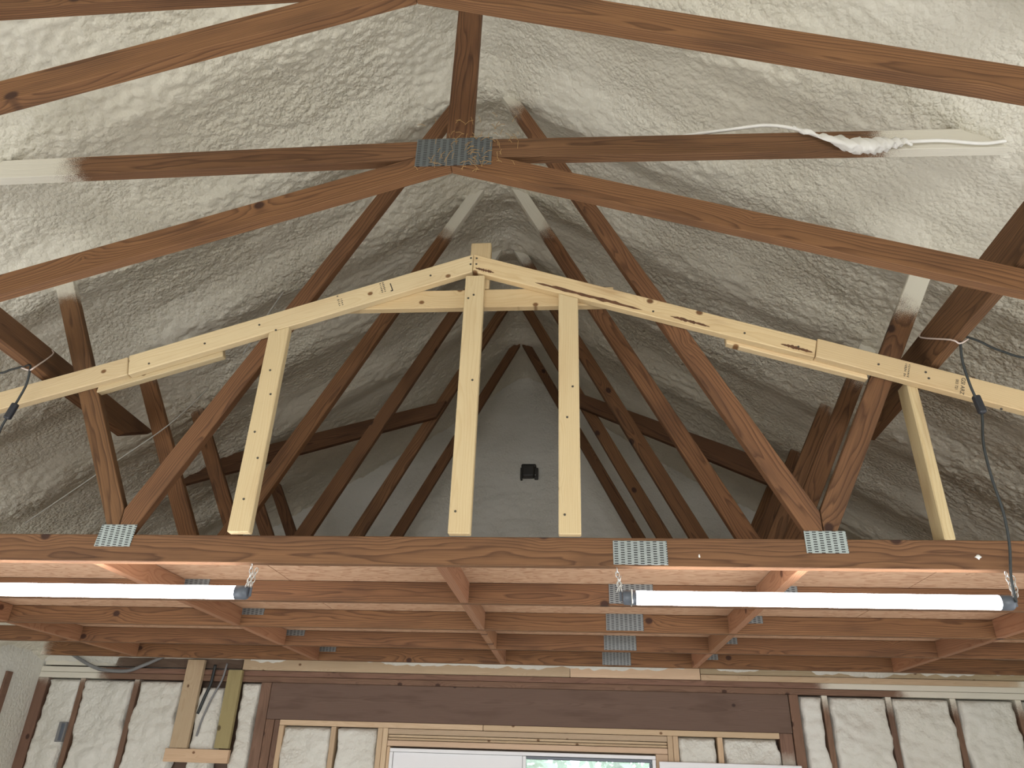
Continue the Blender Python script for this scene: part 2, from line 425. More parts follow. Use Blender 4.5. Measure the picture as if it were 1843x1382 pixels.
# ------------------------------------------------------------------ the shell
def slab(name, lo, hi, mat, parent=None):
    return setp(box(name, lo, hi, mat, parent, bev=0), kind='structure')
slab('floor', (XL - 0.2, YB - 0.2, ZF - 0.12), (XR + 0.2, YW + 0.3, ZF), 'concrete')
for nm, xa, xb in (('wall_left', XL - 0.14, XL), ('wall_right', XR, XR + 0.14)):
    w_ = slab(nm, (xa, 2.95, ZF), (xb, YW + 0.15, ZC + 0.1), 'wall_foam')
    box('wall_pier', (xa, YB, ZF), (xb, -0.35, ZC + 0.1), 'wall_foam', w_, 0)
    box('wall_lintel', (xa, -0.349, 0.25), (xb, 2.949, ZC + 0.1), 'wall_foam', w_, 0)
wf = setp(box('wall_front', (XL, YB - 0.14, 0.40), (XR, YB, 3.1), 'wall_foam', bev=0), kind='structure')
box('wall_pier', (XL, YB - 0.14, ZF), (-2.7, YB, 0.40), 'wall_foam', wf, 0)
box('wall_pier', (1.9, YB - 0.14, ZF), (XR, YB, 0.40), 'wall_foam', wf, 0)

# sprayed foam under the roof : a height field with a rib along every truss
TRY = [1.171 + 0.017 - 0.6057 * k for k in range(1, 12)] + [1.188, 1.776 + 0.017] + [Yf(k) + T / 2 for k in range(6)]
def roofz(X, Y):
    dx = np.abs(X - XC)
    base = 2.825 - 0.632 * np.sqrt(dx * dx + 0.10 ** 2)
    d = np.min(np.abs(Y[..., None] + 0.05 * fbm(X * 2.3, Y * 2.3, 2)[..., None] - np.array(TRY)), axis=-1)
    k = np.clip((d - 0.02) / 0.20, 0, 1); k = k * k * (3 - 2 * k)
    bay = 0.058 * k * (0.85 + 0.9 * fbm(X * 1.7 + 40, Y * 1.7, 2)) - (1 - k) * 0.020 * fbm(X * 22, Y * 22, 2)
    lump = 0.020 * fbm(X * 4.5, Y * 6.0, 3)
    px = X * 1.2
    w = worley(px * 30 + 0.6 * fbm(X * 9, Y * 9, 2), Y * 32)
    a = np.clip(0.65 + 2.0 * fbm(X * 1.4 + 9, Y * 1.4 + 3, 2), 0.25, 1.0)
    pop = 0.0115 * (1 - np.clip(w / 0.62, 0, 1) ** 2) * a
    apex = 0.11 * np.clip((Y - 3.3) / 0.6, 0, 1) * np.exp(-(dx / 0.45) ** 2)
    return base + apex + bay - lump - pop
ys = np.concatenate([np.arange(YB, 0.45, 0.10), np.arange(0.45, YW + 0.12, 0.0098)])
xs = np.arange(XL - 0.15, XR + 0.16, 0.0105)
Xg, Yg = np.meshgrid(xs, ys, indexing='ij')
Zg = roofz(Xg, Yg)
ceil = link('ceiling', grid_mesh(np.stack([Xg, Yg, Zg], -1)), 'foam'); setp(ceil, kind='structure')
for yy in (5.09, 4.68):
    box('stud', (XL - 0.03, yy, ZF), (XL + 0.016, yy + 0.055, 0.515), 'wall_wood', bpy.data.objects['wall_left'], 0.002)
# roof boards over the foam
bm = bmesh.new()
pr = [(XL - 0.3, 0.48), (XC, 3.12), (XR + 0.3, 0.48), (XR + 0.3, 0.60), (XC, 3.26), (XL - 0.3, 0.60)]
a = [bm.verts.new((x, YB - 0.2, z + 0.12)) for x, z in pr]; b_ = [bm.verts.new((x, YW + 0.3, z + 0.12)) for x, z in pr]
for i in range(6): bm.faces.new((a[i], a[(i + 1) % 6], b_[(i + 1) % 6], b_[i]))
bm.faces.new((a[0], a[1], a[4], a[5])); bm.faces.new((a[1], a[2], a[3], a[4])); bm.faces.new((b_[0], b_[5], b_[4], b_[1])); bm.faces.new((b_[1], b_[4], b_[3], b_[2]))
setp(link('roof_deck', finish(bm), 'wall_wood'), kind='structure')

# gable (back) wall : sheathing, framing members and foam as its parts
OPW0, OPW1, OPZ = -0.335, 0.50, 0.10       # window opening in the framing
wb = thing('wall_back', None, None, (XC, YW + 0.13, ZF), kind='structure')
def sheath(x0, x1, z0, z1): return box('sheathing', (x0, YW + 0.10, z0), (x1, YW + 0.13, z1), 'header_wood', wb, 0)
poly('sheathing', [(XL - 0.1, 0.601), (XR + 0.1, 0.601), (XR + 0.1, 0.9), (XC, 3.15), (XL - 0.1, 0.9)], YW + 0.10, 0.03, 'header_wood', wb, bev=0)
sheath(XL, OPW0, ZF, 0.60); sheath(OPW1, XR, ZF, 0.60); sheath(OPW0, OPW1, 0.10, 0.60); sheath(OPW0, OPW1, ZF, -0.95)
xs2 = np.arange(XL, XR, 0.014); zs2 = np.arange(0.60, 3.0, 0.014)
Xa, Za = np.meshgrid(xs2, zs2, indexing='ij')
gy = YW - 0.035 + 0.05 * fbm(Xa * 2.2 + 5, Za * 3.0, 3) - 0.022 * (0.45 - worley(Xa * 11, Za * 20 + 0.8 * fbm(Xa * 6, Za * 6, 2))) * np.clip(1.5 - 0.75 * (Za - 0.6), 0.3, 1)
low = np.clip((0.70 - Za) / 0.10, 0, 1); gy = gy + 0.07 * low
left_open = (Xa < -2.30) & (Xa > -3.30) & (Za < 0.66)
gy = np.where(left_open, gy + 0.05, gy)
keep = Za < (3.0 - 0.632 * np.abs(Xa - XC))
gf = link('foam_gable', grid_mesh(np.stack([Xa, gy, Za], -1), keep), 'wall_foam', wb)

def member(name, x0, x1, z0, z1, y0=YW, t=0.09, mat='wall_wood', **k):
    return rect(name, x0, x1, z0, z1, y0, t, mat, wb, **k)
# nailer of new lumber at the gable truss chord
member('nailer', -2.346, -0.039, ZC, 0.672, YW - 0.004, 0.036, 'wall_pine')
member('nailer', -0.036, 0.836, ZC, 0.672, YW - 0.004, 0.036, 'wall_pine')
member('nailer', 0.840, XR - 0.01, ZC - 0.002, 0.626, YW - 0.004, 0.036, 'wall_pine', spray=(-9, 2.0))
member('nailer', 0.840, XR - 0.01, 0.629, 0.672, YW + 0.004, 0.03, 'wall_pine', col=(0.75, 0.80, 0.76))
member('gable_chord', XL + 0.01, -2.36, 0.600, 0.665, YW + 0.022, 0.034, 'header_wood', spray=(0.55, 9))
member('top_plate', XL, XR, 0.5545, 0.590, YW + 0.010, 0.09, spray=(0.5, 5.45))
member('top_plate', XL, XR, 0.515, 0.5525, YW + 0.008, 0.09, spray=(0.5, 5.95))
member('header_beam', -2.118, 1.398, 0.281, 0.514, YW + 0.006, 0.09, 'header_wood', bev=0.003)
member('king_stud', -2.195, -2.122, ZF, 0.514, mat='wall_wood', y0=YW + 0.012)
member('trimmer_stud', -2.118, -2.060, ZF, 0.280, y0=YW + 0.008)
member('trimmer_stud', -2.057, -2.020, ZF, 0.280, y0=YW + 0.014)
member('king_stud', 1.402, 1.462, ZF, 0.514, y0=YW + 0.004)
member('trimmer_stud', 1.315, 1.398, ZF, 0.280, y0=YW + 0.02, spray=(1.9, 9))
member('sub_plate', -2.016, -0.62, 0.246, 0.280, mat='wall_pine')
member('sub_plate', -0.617, 1.310, 0.246, 0.280, mat='wall_pine')
for x0 in (-2.016, -1.652, -1.330, -1.294, 0.592, 0.628, 0.912):
    member('sub_stud', x0, x0 + 0.034, ZF, 0.245, mat='wall_pine')
for z0, z1, dy in ((0.210, 0.243, 0.0), (0.192, 0.207, 0.016), (0.175, 0.189, 0.010), (0.138, 0.172, 0.004)):
    member('lintel_board', -1.258, 0.590, z0, z1, y0=YW + dy, mat='wall_pine')
member('jack_stud', -1.257, -1.236, ZF, 0.136, mat='wall_pine', y0=YW + 0.004)
member('jack_stud', 0.512, 0.590, ZF, 0.136, mat='wall_pine', y0=YW + 0.004)
# studs with foam packed between them
for x0, w in ((-3.86, 0.085), (-3.53, 0.036), (-3.125, 0.036), (1.615, 0.036), (2.020, 0.036), (2.425, 0.036), (2.830, 0.036)):
    member('stud', x0, x0 + w, ZF, 0.514, y0=YW + 0.010, spray=(-9, 2.24 if x0 < 0 else 2.18))
def foambay(x0, x1, z0, z1, depth=0.0, slant=0.0):
    nx = max(6, int((x1 - x0) / 0.012)); nz = max(8, int((z1 - max(z0, -0.25)) / 0.014))
    u = np.linspace(0, 1, nx); zz = np.concatenate([[z0], np.linspace(max(z0, -0.25), z1, nz)]) if z0 < -0.25 else np.linspace(z0, z1, nz)
    U, Z = np.meshgrid(u, zz, indexing='ij')
    ew = 0.05 * fbm(Z * 7 + x0 * 9, Z * 0 + 3, 3)
    X = x0 + (x1 - x0) * U + ew * np.where(U < 0.5, 1 - 2 * U, 0) + 0.05 * fbm(Z * 7 + x1 * 7, Z * 0 + 8, 3) * np.where(U > 0.5, 2 * U - 1, 0)
    edge = np.minimum(U, 1 - U) * (x1 - x0); top = np.clip((z1 - Z), 0, 1)
    e = np.clip(np.minimum(edge, top) / 0.022, 0, 1); e = np.sqrt(np.clip(1 - (1 - e) ** 2, 0, 1))
    Y = YW + 0.075 - (0.074 + depth) * e - 0.05 * fbm(X * 5, Z * 5, 3) * e - 0.018 * (0.45 - worley(X * 16, Z * 24 + 0.6 * fbm(X * 8, Z * 8, 2))) * e
    o = link('foam_fill', grid_mesh(np.stack([X, Y, Z], -1)), 'wall_foam', wb)
    return o
for x0, x1 in ((-3.772, -3.532), (-3.492, -3.127), (-3.087, -2.745), (-2.33, -2.20), (1.466, 1.612), (1.655, 2.017), (2.060, 2.422), (2.465, 2.827), (2.868, 3.07)):
    foambay(x0, x1, ZF, 0.512)
foambay(-2.62, -2.435, ZF, 0.48)
for x0, x1 in ((-1.980, -1.655), (-1.615, -1.333), (0.664, 0.910), (0.948, 1.312)):
    foambay(x0, x1, ZF, 0.244)
member('cleat', -2.745, -2.622, 0.086, 0.650, YW - 0.030, 0.034, 'wall_pine')
member('cleat', -2.434, -2.333, 0.090, 0.588, YW - 0.030, 0.034, 'green_pine')
member('cross_block', -2.768, -2.322, 0.001, 0.083, YW - 0.034, 0.036, 'wall_pine', col=(1.08, 1.02, 0.98))

# window with a blanked left half
w1 = thing('window_1', None, None, (-0.36, YW, -0.95), kind='structure')
FY = YW - 0.006
rect('window_frame', -1.234, 0.510, 0.104, 0.126, FY, 0.05, 'white_vinyl', w1)
rect('window_frame', -1.234, -1.212, -0.95, 0.103, FY, 0.05, 'white_vinyl', w1)
rect('window_frame', 0.488, 0.510, -0.95, 0.103, FY, 0.05, 'white_vinyl', w1)
rect('blank_panel', -1.210, -0.352, -0.94, 0.102, FY + 0.012, 0.012, 'white_vinyl', w1, bev=0.001)
rect('sash_rail', -0.350, -0.328, -0.94, 0.102, FY + 0.002, 0.045, 'white_vinyl', w1)
rect('sash_rail', -0.326, 0.486, 0.084, 0.102, FY + 0.016, 0.035, 'cap_grey', w1)
rect('sash_rail', 0.470, 0.486, -0.94, 0.083, FY + 0.016, 0.035, 'cap_grey', w1)
rect('pane', -0.326, 0.470, -0.94, 0.083, FY + 0.03, 0.006, 'pane_glass', w1, bev=0)
setp(rect('white_panel', 0.530, 1.418, -0.9, 0.094, YW - 0.030, 0.022, 'white_vinyl'),
     'white flat sheet standing against the wall right of the window', 'panel')

# ------------------------------------------------------------------ trusses
def plate(parent, x0, x1, z0, z1, y, col=(1, 1, 1), skew=0.0):
    o = poly('connector_plate', [(x0 - skew, z0), (x1 - skew, z0), (x1 + skew, z1), (x0 + skew, z1)], y - 0.003, 0.003, 'galvanised_plate', parent, bev=0.0006, col=col)
    return o
ORD = ['first', 'second', 'third', 'fourth', 'fifth']
TOP = ZC + CH
flat = []
for k in range(5):
    y = Yf(k)
    lab = ['reddish brown W-web truss nearest the camera, carrying the loft edge above the tube lights',
           'W-web truss second from the loft edge, white foam on its upper webs',
           'W-web truss third from the loft edge, middle one of the five',
           'W-web truss fourth from the loft edge, slanted braces nailed to it',
           'W-web truss farthest back, fifth from the loft edge by the gable wall'][k]
    t = thing('flat_truss', lab, 'truss', (XC, y, ZC), 'brown flat-bottomed trusses of the loft')
    flat.append(t)
    xl = -3.45 if k else -3.5; xr = 2.75
    rect('bottom_chord', xl, xr, ZC, TOP + (0.012 if k == 0 else -0.0005), y, T, 'old_wood', t, spray=(0.05, 99) if k == 4 else None)
    j = 0.012 * (k == 1)
    for s in (-1, 1):
        ic = lambda z: 0.692 - 0.525 * (z - 1.6)
        oc = lambda z: 1.21 + 0.51 * (z - 0.76)
        hw = 0.047; ho = 0.041
        X = lambda d: XC + s * d
        zt = 2.93
        zw = TOP + (0.0125 if k == 0 else 0.001)
        pin = [(ic(TOP) - hw, zw), (1.175, zw), (1.175, 0.775), (ic(zt) + hw, zt), (ic(zt) - hw + 0.03, zt)]
        pout = [(1.178, zw), (oc(TOP) + ho, zw), (oc(1.78) + ho, 1.78), (oc(1.78) - ho, 1.78), (1.178, 0.780)]
        L_in = math.hypot(ic(TOP) - ic(zt), zt - TOP)
        top_at = {0: 2.62 if s > 0 else 2.72, 1: 2.42, 2: 2.68, 3: 2.86, 4: 3.2}[k]
        # local x of an inner web runs with +x : for the left web upward, for the right web downward
        f = lambda z: (z - TOP) / (zt - TOP) * L_in
        spr = (-9, f(top_at)) if s < 0 else (L_in - f(top_at), 99)
        poly('inner_web', [(X(d), z) for d, z in pin], y, T, 'old_wood', t, spray=spr)
        L_o = math.hypot(0.51, 1) * (1.78 - TOP); fo = lambda z: (z - TOP) * math.hypot(0.51, 1)
        ot = {0: 1.64 if s < 0 else 1.50, 1: 1.60 if s < 0 else 1.56, 2: 1.72, 3: 1.74, 4: 1.74}[k]
        spo = (-9, fo(ot)) if s > 0 else (L_o - fo(ot), 99)
        poly('outer_web', [(X(d), z) for d, z in pout], y, T, 'old_wood', t, spray=spo)
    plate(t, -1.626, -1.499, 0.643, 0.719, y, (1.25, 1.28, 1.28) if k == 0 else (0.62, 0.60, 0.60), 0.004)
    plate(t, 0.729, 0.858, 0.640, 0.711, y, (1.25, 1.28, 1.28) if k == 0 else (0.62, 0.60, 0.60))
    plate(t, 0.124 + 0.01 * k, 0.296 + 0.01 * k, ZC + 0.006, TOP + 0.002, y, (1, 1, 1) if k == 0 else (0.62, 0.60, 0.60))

for k, (y, lab) in enumerate(((1.171, 'vaulted scissor truss nearest overhead, its peak cut by the photo top'), (1.776, 'vaulted scissor truss with a wide nail plate and straw at its peak'))):
    t = thing('scissor_truss', lab, 'truss', (XC, y, 1.729), 'brown scissor trusses')
    d = 0.0804; zS = 1.729
    for s, sl, wsl in ((-1, 0.3385, -0.012), (1, 0.3277, -0.020)):
        h = d * math.hypot(1, sl); X = lambda q: XC + s * q
        o = poly('bottom_chord', [(X(0.0006), zS), (X(3.2), zS - sl * 3.2), (X(3.2), zS - sl * 3.2 + h), (X(0.0006), zS + h)], y, T, 'old_wood', t, bev=0.0014, col=(1.15, 1.12, 1.05))
        e = 2.45
        sp = None
        if k == 1: sp = ((1.17, 99) if s < 0 else (-9, 1.27))
        poly('web', [(X(0.05), 1.80), (X(0.160), 1.7625), (X(e), 1.763 + wsl * e), (X(e), 1.845 + wsl * e), (X(0.05), 1.845)], y, T, 'old_wood', t, spray=sp, bev=0.0014)
    rect('king_post', -0.409, -0.322, 1.847, 2.92, y, T, 'old_wood', t, col=(0.85, 0.8, 0.8))
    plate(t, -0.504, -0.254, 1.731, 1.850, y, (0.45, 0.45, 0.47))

# ------------------------------------------------------------------ loft deck and blocking
dk = thing('plywood_deck', 'plywood loft deck lying over the flat truss chords', 'deck', (XC, Y1, TOP))
for x0, x1 in ((-3.05, -1.165), (-1.161, 1.275), (1.279, 2.45)):
    for y0, y1 in ((Y1 + T + 0.001, 3.60), (3.603, 4.82), (4.823, YW - 0.03)):
        c = Vector(((x0 + x1) / 2, (y0 + y1) / 2, TOP + 0.006))
        bm = bmesh.new(); box_bm(bm, Vector((x0, y0, TOP + 0.0005)) - c, Vector((x1, y1, TOP + 0.012)) - c, 0)
        link('plywood_sheet', finish(bm), 'plywood', dk, Matrix.Translation(c))
ROWS = [(-2.8327 + T / 2, 'far left', (0,)), (-1.6409 + T / 2, 'left', ()), (-0.4578 + T / 2, 'centre', ()), (0.7376 - T / 2, 'right', ()), (1.8972 - T / 2, 'far right', ())]
for x, side, skip in ROWS:
    for k in range(4):
        jx = random.uniform(-0.004, 0.004)
        y0, y1 = Yf(k) + T + 0.0005, Yf(k + 1) - 0.0005
        o = beam('blocking_board', (x + jx, y0, ZC + CH / 2), (x + jx, y1, ZC + CH / 2), CH - 0.001, T, (0, 0, 1), 'block_wood')
        setp(o, 'short orange-brown blocking, %s row, between %s and %s trusses' % (side, ORD[k], ORD[k + 1]), 'blocking', 'blocking between the loft trusses')

# ------------------------------------------------------------------ new pine framing in front of the first flat truss
fr = thing('pine_gable_frame', 'pale new pine stud frame with sloped top boards standing over the loft edge', 'framing', (XC, 2.344, TOP + 0.012))
YL = 2.3455; TP = 0.033
zt = lambda x: 1.815 - (0.340 * (XC - x) if x < XC else 0.334 * (x - XC))
zb = lambda x: 1.731 - (0.3435 * (XC - x) if x < XC else 0.326 * (x - XC))
TB0 = poly('top_board', [(-1.672, zb(-1.672)), (-0.3865, zb(-0.3865)), (-0.3865, zt(-0.3865)), (-1.690, zt(-1.690))], YL, TP, 'pine', fr, bev=0.003)
TB1 = poly('top_board', [(XC, zb(XC)), (0.850, zb(0.850)), (0.868, zt(0.868)), (XC, zt(XC))], YL, TP, 'pine_wane', fr, bev=0.003)
TB2 = poly('top_board', [(-3.05, 0.87), (-1.676, 1.290), (-1.694, 1.368), (-3.05, 0.945)], YL + 0.003, TP, 'pine', fr, bev=0.003, col=(1, 0.98, 0.97))
TB3 = poly('top_board', [(0.854, 1.330), (2.35, 0.818), (2.35, 0.904), (0.872, 1.405)], YL, TP, 'pine', fr, bev=0.003, col=(1.02, 0.97, 0.92))
poly('splice_board', [(-1.80, zb(-1.80) - 0.014), (-1.335, zb(-1.335) - 0.020), (-1.352, zb(-1.352) + 0.045), (-1.80, zb(-1.80) + 0.055)], YL + TP + 0.0005, 0.030, 'pine', fr, bev=0.003)
poly('splice_board', [(0.560, zb(0.56) - 0.014), (1.03, zb(1.03) - 0.014), (1.03, zb(1.03) + 0.05), (0.560, zb(0.56) + 0.05)], YL + TP + 0.0005, 0.030, 'pine', fr, bev=0.003)
ZS = TOP + 0.0125
def stud(x0, x1):
    return poly('stud', [(x0, ZS), (x1, ZS), (x1, zb(x1) - 0.001), (x0, zb(x0) - 0.001)], YL, TP, 'pine', fr, bev=0.003, col=(1.03, 1.02, 0.98))
ST0 = stud(-1.156, -1.080)
ST1 = poly('stud', [(-0.411, ZS), (-0.337, ZS), (-0.337, 1.712), (-0.411, 1.712)], YL, TP, 'pine', fr, bev=0.003, col=(1.03, 1.02, 0.98))
ST2 = stud(-0.050, 0.023)
ST3 = beam('stud', (1.172, YL + TP + 0.040, ZS), (1.172, YL + TP + 0.040, 1.25), 0.078, 0.034, (0, 1, 0), 'pine_wane', fr, bev=0.003, col=(0.98, 1.0, 0.98))
rect('peak_post', -0.403, -0.322, 1.672, 1.897, YL + TP + 0.0005, 0.034, 'pine', fr, bev=0.003)
rect('collar_board', -0.90, 0.16, 1.586, 1.668, YL + TP + 0.0005, 0.033, 'pine', fr, bev=0.003, col=(1.0, 0.95, 0.88))
# ink marks stamped on the pine
def ink(parent, bars, y):
    bm = bmesh.new()
    for (x, z, w, h, a) in bars:
        ca, sa = math.cos(a), math.sin(a)
        q = [bm.verts.new((x + ca * u - sa * v, y, z + sa * u + ca * v)) for u, v in ((-w/2, -h/2), (w/2, -h/2), (w/2, h/2), (-w/2, h/2))]
        g = [bm.verts.new(p.co + Vector((0, 0.0006, 0))) for p in q]
        bm.faces.new(q); bm.faces.new(g[::-1])
        for i in range(4): bm.faces.new((q[i], q[(i+1) % 4], g[(i+1) % 4], g[i]))
    return setp(link('ink_stamp', finish(bm), 'ink', parent), kind='stuff')
def smudge(x, z, n, a, w=0.014, h=0.05, rows=2):
    b = []
    for r in range(rows):
        for i in range(n):
            t = (i + 0.5) / n - 0.5
            if random.random() < 0.15: continue
            px = x + math.cos(a) * (r - (rows - 1) / 2) * w - math.sin(a) * t * h; pz = z + math.sin(a) * (r - (rows - 1) / 2) * w + math.cos(a) * t * h
            b.append((px, pz, w * random.uniform(0.45, 0.75), h / n * random.uniform(0.25, 0.5), a + random.uniform(-0.1, 0.1)))
    return b
AL = math.atan(0.34); AR = -math.atan(0.334)
ink(TB0, smudge(-0.897, 1.606, 6, AL, 0.012, 0.055), YL - 0.0005)
ink(TB0, smudge(-0.735, 1.663, 6, AL, 0.011, 0.05), YL - 0.0005)
ink(TB0, [(-0.700, 1.664, 0.0040, 0.038, AL + 0.05), (-0.697, 1.647, 0.009, 0.005, AL)], YL - 0.0005)
ink(TB3, smudge(1.150, 1.270, 8, AR, 0.011, 0.055), YL - 0.0005)
def text(parent, body, size, loc, rot):
    cu = bpy.data.curves.new('t', 'FONT'); cu.body = body; cu.size = size; cu.extrude = 0.0003; cu.align_x = 'CENTER'; cu.align_y = 'CENTER'
    tmp = bpy.data.objects.new('t', cu); C.objects.link(tmp)
    dg = bpy.context.evaluated_depsgraph_get(); me = bpy.data.meshes.new_from_object(tmp.evaluated_get(dg)); bpy.data.objects.remove(tmp)
    M = Matrix.Translation(loc) @ Matrix.Rotation(rot, 4, 'Y') @ Matrix.Rotation(math.radians(90), 4, 'X')
    return link('ink_stamp', me, 'ink', parent, M)
text(TB3, 'GSI ARZ', 0.0185, (1.318, YL - 0.0004, 1.207), -AR + math.radians(90))
text(TB3, '003 721', 0.013, (1.300, YL - 0.0004, 1.213), -AR + math.radians(90))

# bark left on the edges of the right-hand boards
plain('bark_edge', (0.13, 0.060, 0.028), 0.9, var=0.5, scale=60)
def bark(parent, line, wid, y):
    bm = bmesh.new(); up = []; dn = []
    n = 26
    for i in range(n):
        u = i / (n - 1); x = line[0][0] + (line[1][0] - line[0][0]) * u; z = line[0][1] + (line[1][1] - line[0][1]) * u
        h = wid * math.sin(math.pi * u) ** 0.5 * random.uniform(0.45, 1.0) * 0.5
        up.append(bm.verts.new((x, y, z + h))); dn.append(bm.verts.new((x, y, z - h * random.uniform(0.4, 1))))
    for i in range(n - 1): bm.faces.new((dn[i], dn[i + 1], up[i + 1], up[i]))
    r = bmesh.ops.extrude_face_region(bm, geom=list(bm.faces))
    for v in r['geom']:
        if isinstance(v, bmesh.types.BMVert): v.co.y -= 0.0012
    return link('bark_streak', finish(bm), 'bark_edge', parent)
bark(TB1, [(-0.14, zb(-0.14) + 0.020), (0.26, zb(0.26) + 0.016)], 0.024, YL + 0.0002)
bark(TB1, [(0.36, zb(0.36) + 0.020), (0.50, zb(0.50) + 0.016)], 0.018, YL + 0.0002)
bark(TB1, [(0.74, zb(0.74) + 0.018), (0.846, zb(0.846) + 0.016)], 0.020, YL + 0.0002)
bark(TB1, [(-0.375, zb(-0.375) + 0.018), (-0.30, zb(-0.30) + 0.018)], 0.016, YL + 0.0002)
# nail heads in the pine
bm = bmesh.new(); bmesh.ops.create_cone(bm, cap_ends=True, segments=8, radius1=0.0042, radius2=0.0042, depth=0.0016)
bmesh.ops.rotate(bm, verts=bm.verts, cent=(0, 0, 0), matrix=Matrix.Rotation(math.radians(90), 3, 'X'))
NM = finish(bm); NM.materials.append(MATS['ink'])
def nail(x, z, y=YL):
    if z > zb(x): P = (TB2 if x < -1.68 else TB0) if x < XC else (TB1 if x < 0.86 else TB3)
    else: P = ST0 if x < -1 else (ST1 if x < -0.2 else ST2)
    o = bpy.data.objects.new('nail_head', NM); C.objects.link(o); o.parent = P
    o.matrix_local = wmat(P).inverted() @ Matrix.Translation((x, y - 0.0006, z))
for x, z in ((-0.395, 1.795), (-0.372, 1.793), (-0.395, 1.765), (-0.372, 1.765), (-0.55, 1.715), (-1.60, 1.335), (-1.20, 1.50), (-1.13, 1.475), (-1.40, 1.42), (0.30, 1.53), (0.62, 1.43), (0.80, 1.37), (1.06, 1.295), (1.21, 1.262), (1.215, 1.238), (1.42, 1.12),
             (-0.375, 1.62), (-0.395, 1.605), (-0.36, 1.25), (-0.39, 0.76), (-0.02, 1.10), (0.0, 1.22), (-0.03, 0.75), (-1.13, 1.05), (-1.10, 1.20), (-1.12, 0.80), (-1.12, 1.30), (-1.10, 0.95)):
    nail(x, z)

# ------------------------------------------------------------------ braces
b1 = beam('sway_brace', (-2.055, 0.75, 1.367), (-2.055, 3.24, 1.367), 0.182, T, (-0.09, 0, 0.168), 'old_wood', cut=0.34)
setp(b1, 'brown plank running back along the left webs with a tied black cord', 'brace')
b2 = beam('sway_brace', (1.262, 0.75, 1.370), (1.262, 3.1, 1.370), 0.160, T, (0.02, 0, 0.165), 'old_wood', cut=0.10)
setp(b2, 'brown plank running back along the right webs with a tied black cord', 'brace')
yb = Yf(3) - T - 0.001
o = poly('slant_brace', [(-2.50, 1.488), (-0.86, 1.966), (-0.80, 2.082), (-2.50, 1.622)], yb, T, 'old_wood', None, col=(0.72, 0.7, 0.72)); setp(o, 'dark slanted board nailed across the far left loft webs', 'brace')
o = poly('slant_brace', [(0.04, 2.031), (1.36, 1.415), (1.36, 1.582), (0.02, 2.135)], yb, T, 'old_wood', None, col=(0.72, 0.7, 0.72)); setp(o, 'dark slanted board nailed across the far right loft webs', 'brace')

# ------------------------------------------------------------------ tube lights
def chain(name, A, B, parent, extra=0.0):
    bm = bmesh.new(); A = Vector(A); B = Vector(B); n = max(3, int((B - A).length / 0.013)); d = (B - A) / n
    for i in range(n):
        c = A + d * (i + 0.5); ex = d.normalized(); s = Vector((1, 0, 0)) if i % 2 else Vector((0, 1, 0))
        s = (s - ex * s.dot(ex)).normalized()
        P = [c + ex * 0.0100 * math.cos(a) + s * 0.0058 * math.sin(a) for a in (2 * math.pi * q / 8 for q in range(9))]
        tube_bm(bm, P, 0.0016, 5, False)
    return link(name, finish(bm, True), 'chain_metal', parent)
def lamp(x0, x1, label, Y=2.402, Z=0.499):
    R = 0.0205; top = ZC if Y > 2 else 1.05
    t = thing('tube_light', label, 'light', ((x0 + x1) / 2, Y, Z), 'hanging white tube lights')
    def cyl(name, a, b, prof, mat, yz=(0, 0)):
        bm = bmesh.new()
        rings = []
        for u, r in prof:
            x = a + (b - a) * u
            rings.append([bm.verts.new((x - a, yz[0] + r * math.cos(q), yz[1] + r * math.sin(q) * 1.05)) for q in (2 * math.pi * k / 24 for k in range(24))])
        for p, q in zip(rings, rings[1:]):
            for k in range(24): bm.faces.new((p[k], p[(k + 1) % 24], q[(k + 1) % 24], q[k]))
        bm.faces.new(rings[0]); bm.faces.new(rings[-1])
        o = link(name, finish(bm, False), mat, t, Matrix.Translation((a, Y, Z)))
        for p in o.data.polygons: p.use_smooth = len(p.vertices) == 4
        return o
    cyl('tube', x0 + 0.045, x1 - 0.045, [(0, R), (1, R)], 'lit_tube')
    cyl('end_cap', x0 + 0.004, x0 + 0.046, [(0, R * 0.80), (0.12, R * 1.02), (0.25, R * 1.06), (1, R * 1.06)], 'cap_grey')
    cyl('end_cap', x1 - 0.046, x1 - 0.004, [(0, R * 1.06), (0.75, R * 1.06), (0.88, R * 1.02), (1, R * 0.80)], 'cap_grey')
    rect('cap_band', x0 + 0.030, x0 + 0.034, Z - R * 1.1, Z + R * 1.1, Y - R * 1.1, 2 * R * 1.1, 'chain_metal', t, bev=0.001)
    for x, s in ((x0 - 0.002, -1), (x1 + 0.002, 1)):
        box('hook', (x - 0.004, Y - 0.004, Z - 0.012), (x + 0.004, Y + 0.004, Z + 0.020), 'cap_grey', t, 0.002)
        chain('chain', (x - 0.004, Y - 0.010, Z + 0.018), (x - 0.009, Y - 0.008, top - 0.001), t)
        chain('chain', (x - 0.012, Y - 0.016, Z + 0.014), (x + 0.002, Y - 0.014, top - 0.030), t)
        chain('chain', (x + 0.004, Y - 0.012, Z + 0.016), (x + 0.010 * s, Y - 0.006, top - 0.014), t)
    return t
lamp(-3.55, -2.35, 'lit white tube light hung beside the left wall opening, left of the near scissor truss', 0.95, 0.62)
lamp(1.75, 2.95, 'lit white tube light hung beside the right wall opening, right of the near scissor truss', 0.95, 0.62)
lamp(-2.262, -1.062, 'lit white tube light under the loft edge on the left')
lamp(0.146, 1.323, 'lit white tube light under the loft edge on the right')

